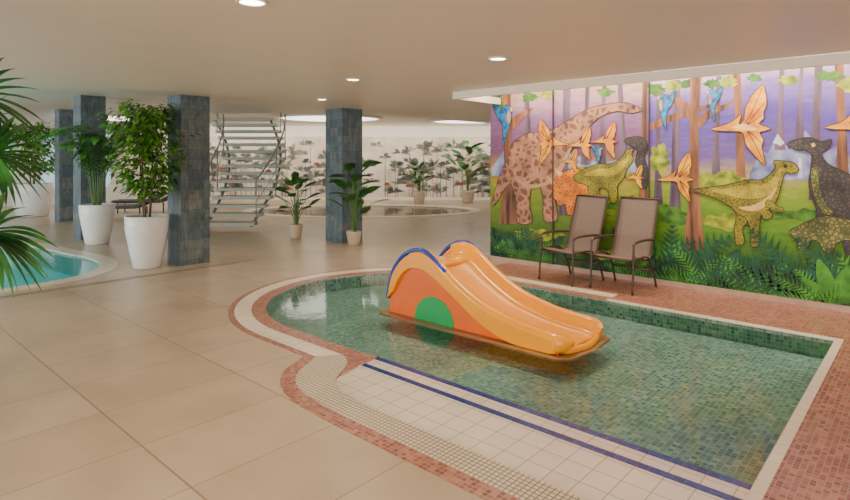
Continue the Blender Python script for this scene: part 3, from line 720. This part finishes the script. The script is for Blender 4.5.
def broad(loc,H,R1,topz,spread,label,n,lw,ll,seed):
    random.seed(seed)
    e=empty('potted_broadleaf_plant',(loc[0],loc[1],0),label,'potted plant'); pot_parts(e,R1,R1*.75,H,m_beige)
    SV,SF,V,F=[],[],[],[]
    for i in range(n):
        a=i*2.4+seed; z=H+(topz-H-ll*.6)*(.25+.75*((i+1)/n)); out=spread*random.uniform(.25,.8)*(1.1-.6*i/n)
        q=Vector((math.cos(a)*out,math.sin(a)*out,z)); b=Vector((.02*math.cos(a),.02*math.sin(a),H-.05))
        tube_data(SV,SF,cat([b,Vector((q.x*.35,q.y*.35,(H+z)/2)),q],4,False),.010,5,.005)
        d=Vector((math.cos(a),math.sin(a),random.uniform(.5,1.5))); sd=Vector((-math.sin(a),math.cos(a),random.uniform(-.6,.6)))
        leaf(V,F,q,d,ll*random.uniform(.8,1.1),lw,droop=1.0,n=7,fold=.25,side=sd)
    mk('stems',SV,SF,m_stem,e,smooth=True); mk('leaves',V,F,m_leafd,e,smooth=True)
x,y=G(296,238); broad((x,y),.28,.13,1.40,.36,'bushy dark-leaved plant in a beige pot beside the pillar',24,.17,.34,4)
x,y=G(354,245); broad((x,y),.26,.14,1.72,.44,'dark broad-leaved plant in a beige pot against the pillar',20,.2,.44,6)
x,y=G(419,204); broad((x,y),.45,.22,1.6,.42,'green broad-leaved plant in a beige pot by the oval pool',20,.22,.42,9)
x,y=G(468,203); broad((x,y),.45,.24,2.45,.6,'tall banana-like plant in a beige pot by the oval pool',18,.28,.7,12)

# near fan palm
random.seed(11)
x,y=W(-3.30,3.45)
fp=empty('potted_fan_palm',(x,y,0),'large fan palm with glossy radiating green fronds','potted plant'); pot_parts(fp,.3,.2,.7,m_white)
tube('trunk',[[(0,0,.64),(.02,0,1.2),(0,.02,1.75)]],.05,m_bark,fp,seg=10,r2=.03)
SV,SF,V,F=[],[],[],[]
ex=Vector((CS,SN,0)); ey=Vector((-SN,CS,0)); ez=Vector((0,0,1))
for (ox,oy,z,dz,Lf) in [(.56,.0,1.98,.05,.46),(.60,.10,1.62,.0,.40),(.68,-.05,1.15,-.10,.50),(.1,-.45,1.5,-.2,.45),(-.5,.1,1.9,.1,.5),(-.4,-.3,1.4,-.3,.5),(0,.6,1.8,0,.45),(-.2,.5,1.3,-.4,.5)]:
    c=ex*ox+ey*oy+ez*z
    tube_data(SV,SF,cat([Vector((0,0,min(1.7,z*.8))),c*.5+Vector((0,0,z*.5+.05)),c],5,False),.012,6,.008)
    out=(ex*ox+ey*oy).normalized()
    d0=(out+ez*dz).normalized(); sd=out.cross(ez).normalized(); up=sd.cross(d0).normalized()
    mixv=(up*.92+sd*.4).normalized()
    nl=20
    for i in range(nl):
        a=math.radians(-110+220*i/(nl-1)); d=d0*math.cos(a)+mixv*math.sin(a)
        leaf(V,F,c,d,Lf*(1-.2*abs(a)/2.2)*random.uniform(.9,1.05),.066,droop=.45+.3*random.random(),n=8,fold=.4)
mk('stems',SV,SF,m_stem,fp,smooth=True); mk('fronds',V,F,m_fan,fp)

# ---------------------------------------------------------------- staircase (local x across, y climbing direction)
cx,cy=W(-4.25,12.4)
st=empty('open_staircase',(cx,cy,0),'open staircase with wide pale treads and thin steel rails','staircase',rz=TH)
nst=15
def cen(i): return (-.12+.50*math.sin(i/nst*3.1)-.052*i, .21*i, .18*(i+1))
def half(i): return .62+.018*i
for i in range(nst):
    x0,y0_,z=cen(i); h=half(i)
    box('tread', x0-h, x0+h, y0_, y0_+.36, z-.075, z, m_tread, st, bevel=.008)
for sd in (-1,1):
    pth=[(cen(i)[0]+sd*(half(i)-.12), cen(i)[1]+.2, cen(i)[2]-.10) for i in range(nst)]
    tube('stringer',[pth],.035,m_steel,st)
    for h in (.45,.92):
        pth=[(cen(i)[0]+sd*(half(i)+.01), cen(i)[1]+.16, cen(i)[2]+h) for i in range(nst) if cen(i)[2]+h<2.82]
        tube('handrail' if h==.92 else 'rail',[cat(pth,3,False)],.02 if h==.92 else .009,m_steel,st,seg=6)
    for i in range(0,nst,4):
        x0,y0_,z=cen(i); x1=x0+sd*(half(i)+.01)
        tube('baluster',[[(x1,y0_+.16,z-.06),(x1,y0_+.16,min(2.82,z+.92))]],.014,m_steel,st,seg=6)

# ---------------------------------------------------------------- loungers
m_lou=mat('charcoal_lounger_fabric',(.07,.06,.055),.7)
for (px,py,r) in [(125,219,.15),(150,212,.15)]:
    x,y=G(px,py)
    e=empty('sun_lounger',(x,y,0),'low charcoal sun lounger with raised backrest','sun lounger',rz=TH+r,group='charcoal sun loungers')
    extr('bed',[[(-.95,.30),(.35,.30),(.95,.62),(.92,.68),(.33,.36),(-.95,.36)]],-.32,.32,m_lou,e,axis='Y',bevel=.01)
    for lx in (-.8,.45):
        for ly in (-.28,.28): tube('leg',[[(lx,ly,0),(lx,ly,.31)]],.02,m_fr,e)

# ---------------------------------------------------------------- lights
def area(name,loc,rot,sx_,sy_,e,col):
    l=bpy.data.lights.new(name,'AREA'); l.shape='RECTANGLE'; l.size=sx_; l.size_y=sy_; l.energy=e; l.color=col
    o=bpy.data.objects.new(name,l); o.location=loc; o.rotation_euler=rot; COL.objects.link(o); return o
area('cove_strip_light',(-.2,.55,2.78),(math.radians(30),0,0),8,.1,190,(1,.84,.66))
area('window_daylight',(2.5,-11,1.6),(math.radians(90),0,math.radians(10)),11,2.2,540,(1,.92,.80))  # unseen area lamp added behind the camera as soft fill
area('window_daylight',(-12,-11,1.6),(math.radians(90),0,math.radians(0)),9,2.2,540,(.84,.93,1))  # second added fill lamp, out of view to the left
area('cove_wash_light',(*W(-2,20.5),2.75),(math.radians(35),0,TH),14,.3,200,(1,.89,.74))
w=bpy.data.worlds.new('World'); bpy.context.scene.world=w; w.use_nodes=True
w.node_tree.nodes['Background'].inputs[0].default_value=(.95,.94,.97,1); w.node_tree.nodes['Background'].inputs[1].default_value=.8

cam=bpy.data.cameras.new('camera'); co=bpy.data.objects.new('camera',cam); COL.objects.link(co)
co.location=(CAMX,CAMY,CAMZ); co.rotation_euler=(math.radians(90),0,TH); cam.lens=24; cam.sensor_width=36; cam.shift_y=-92/850; cam.clip_start=.05
bpy.context.scene.camera=co
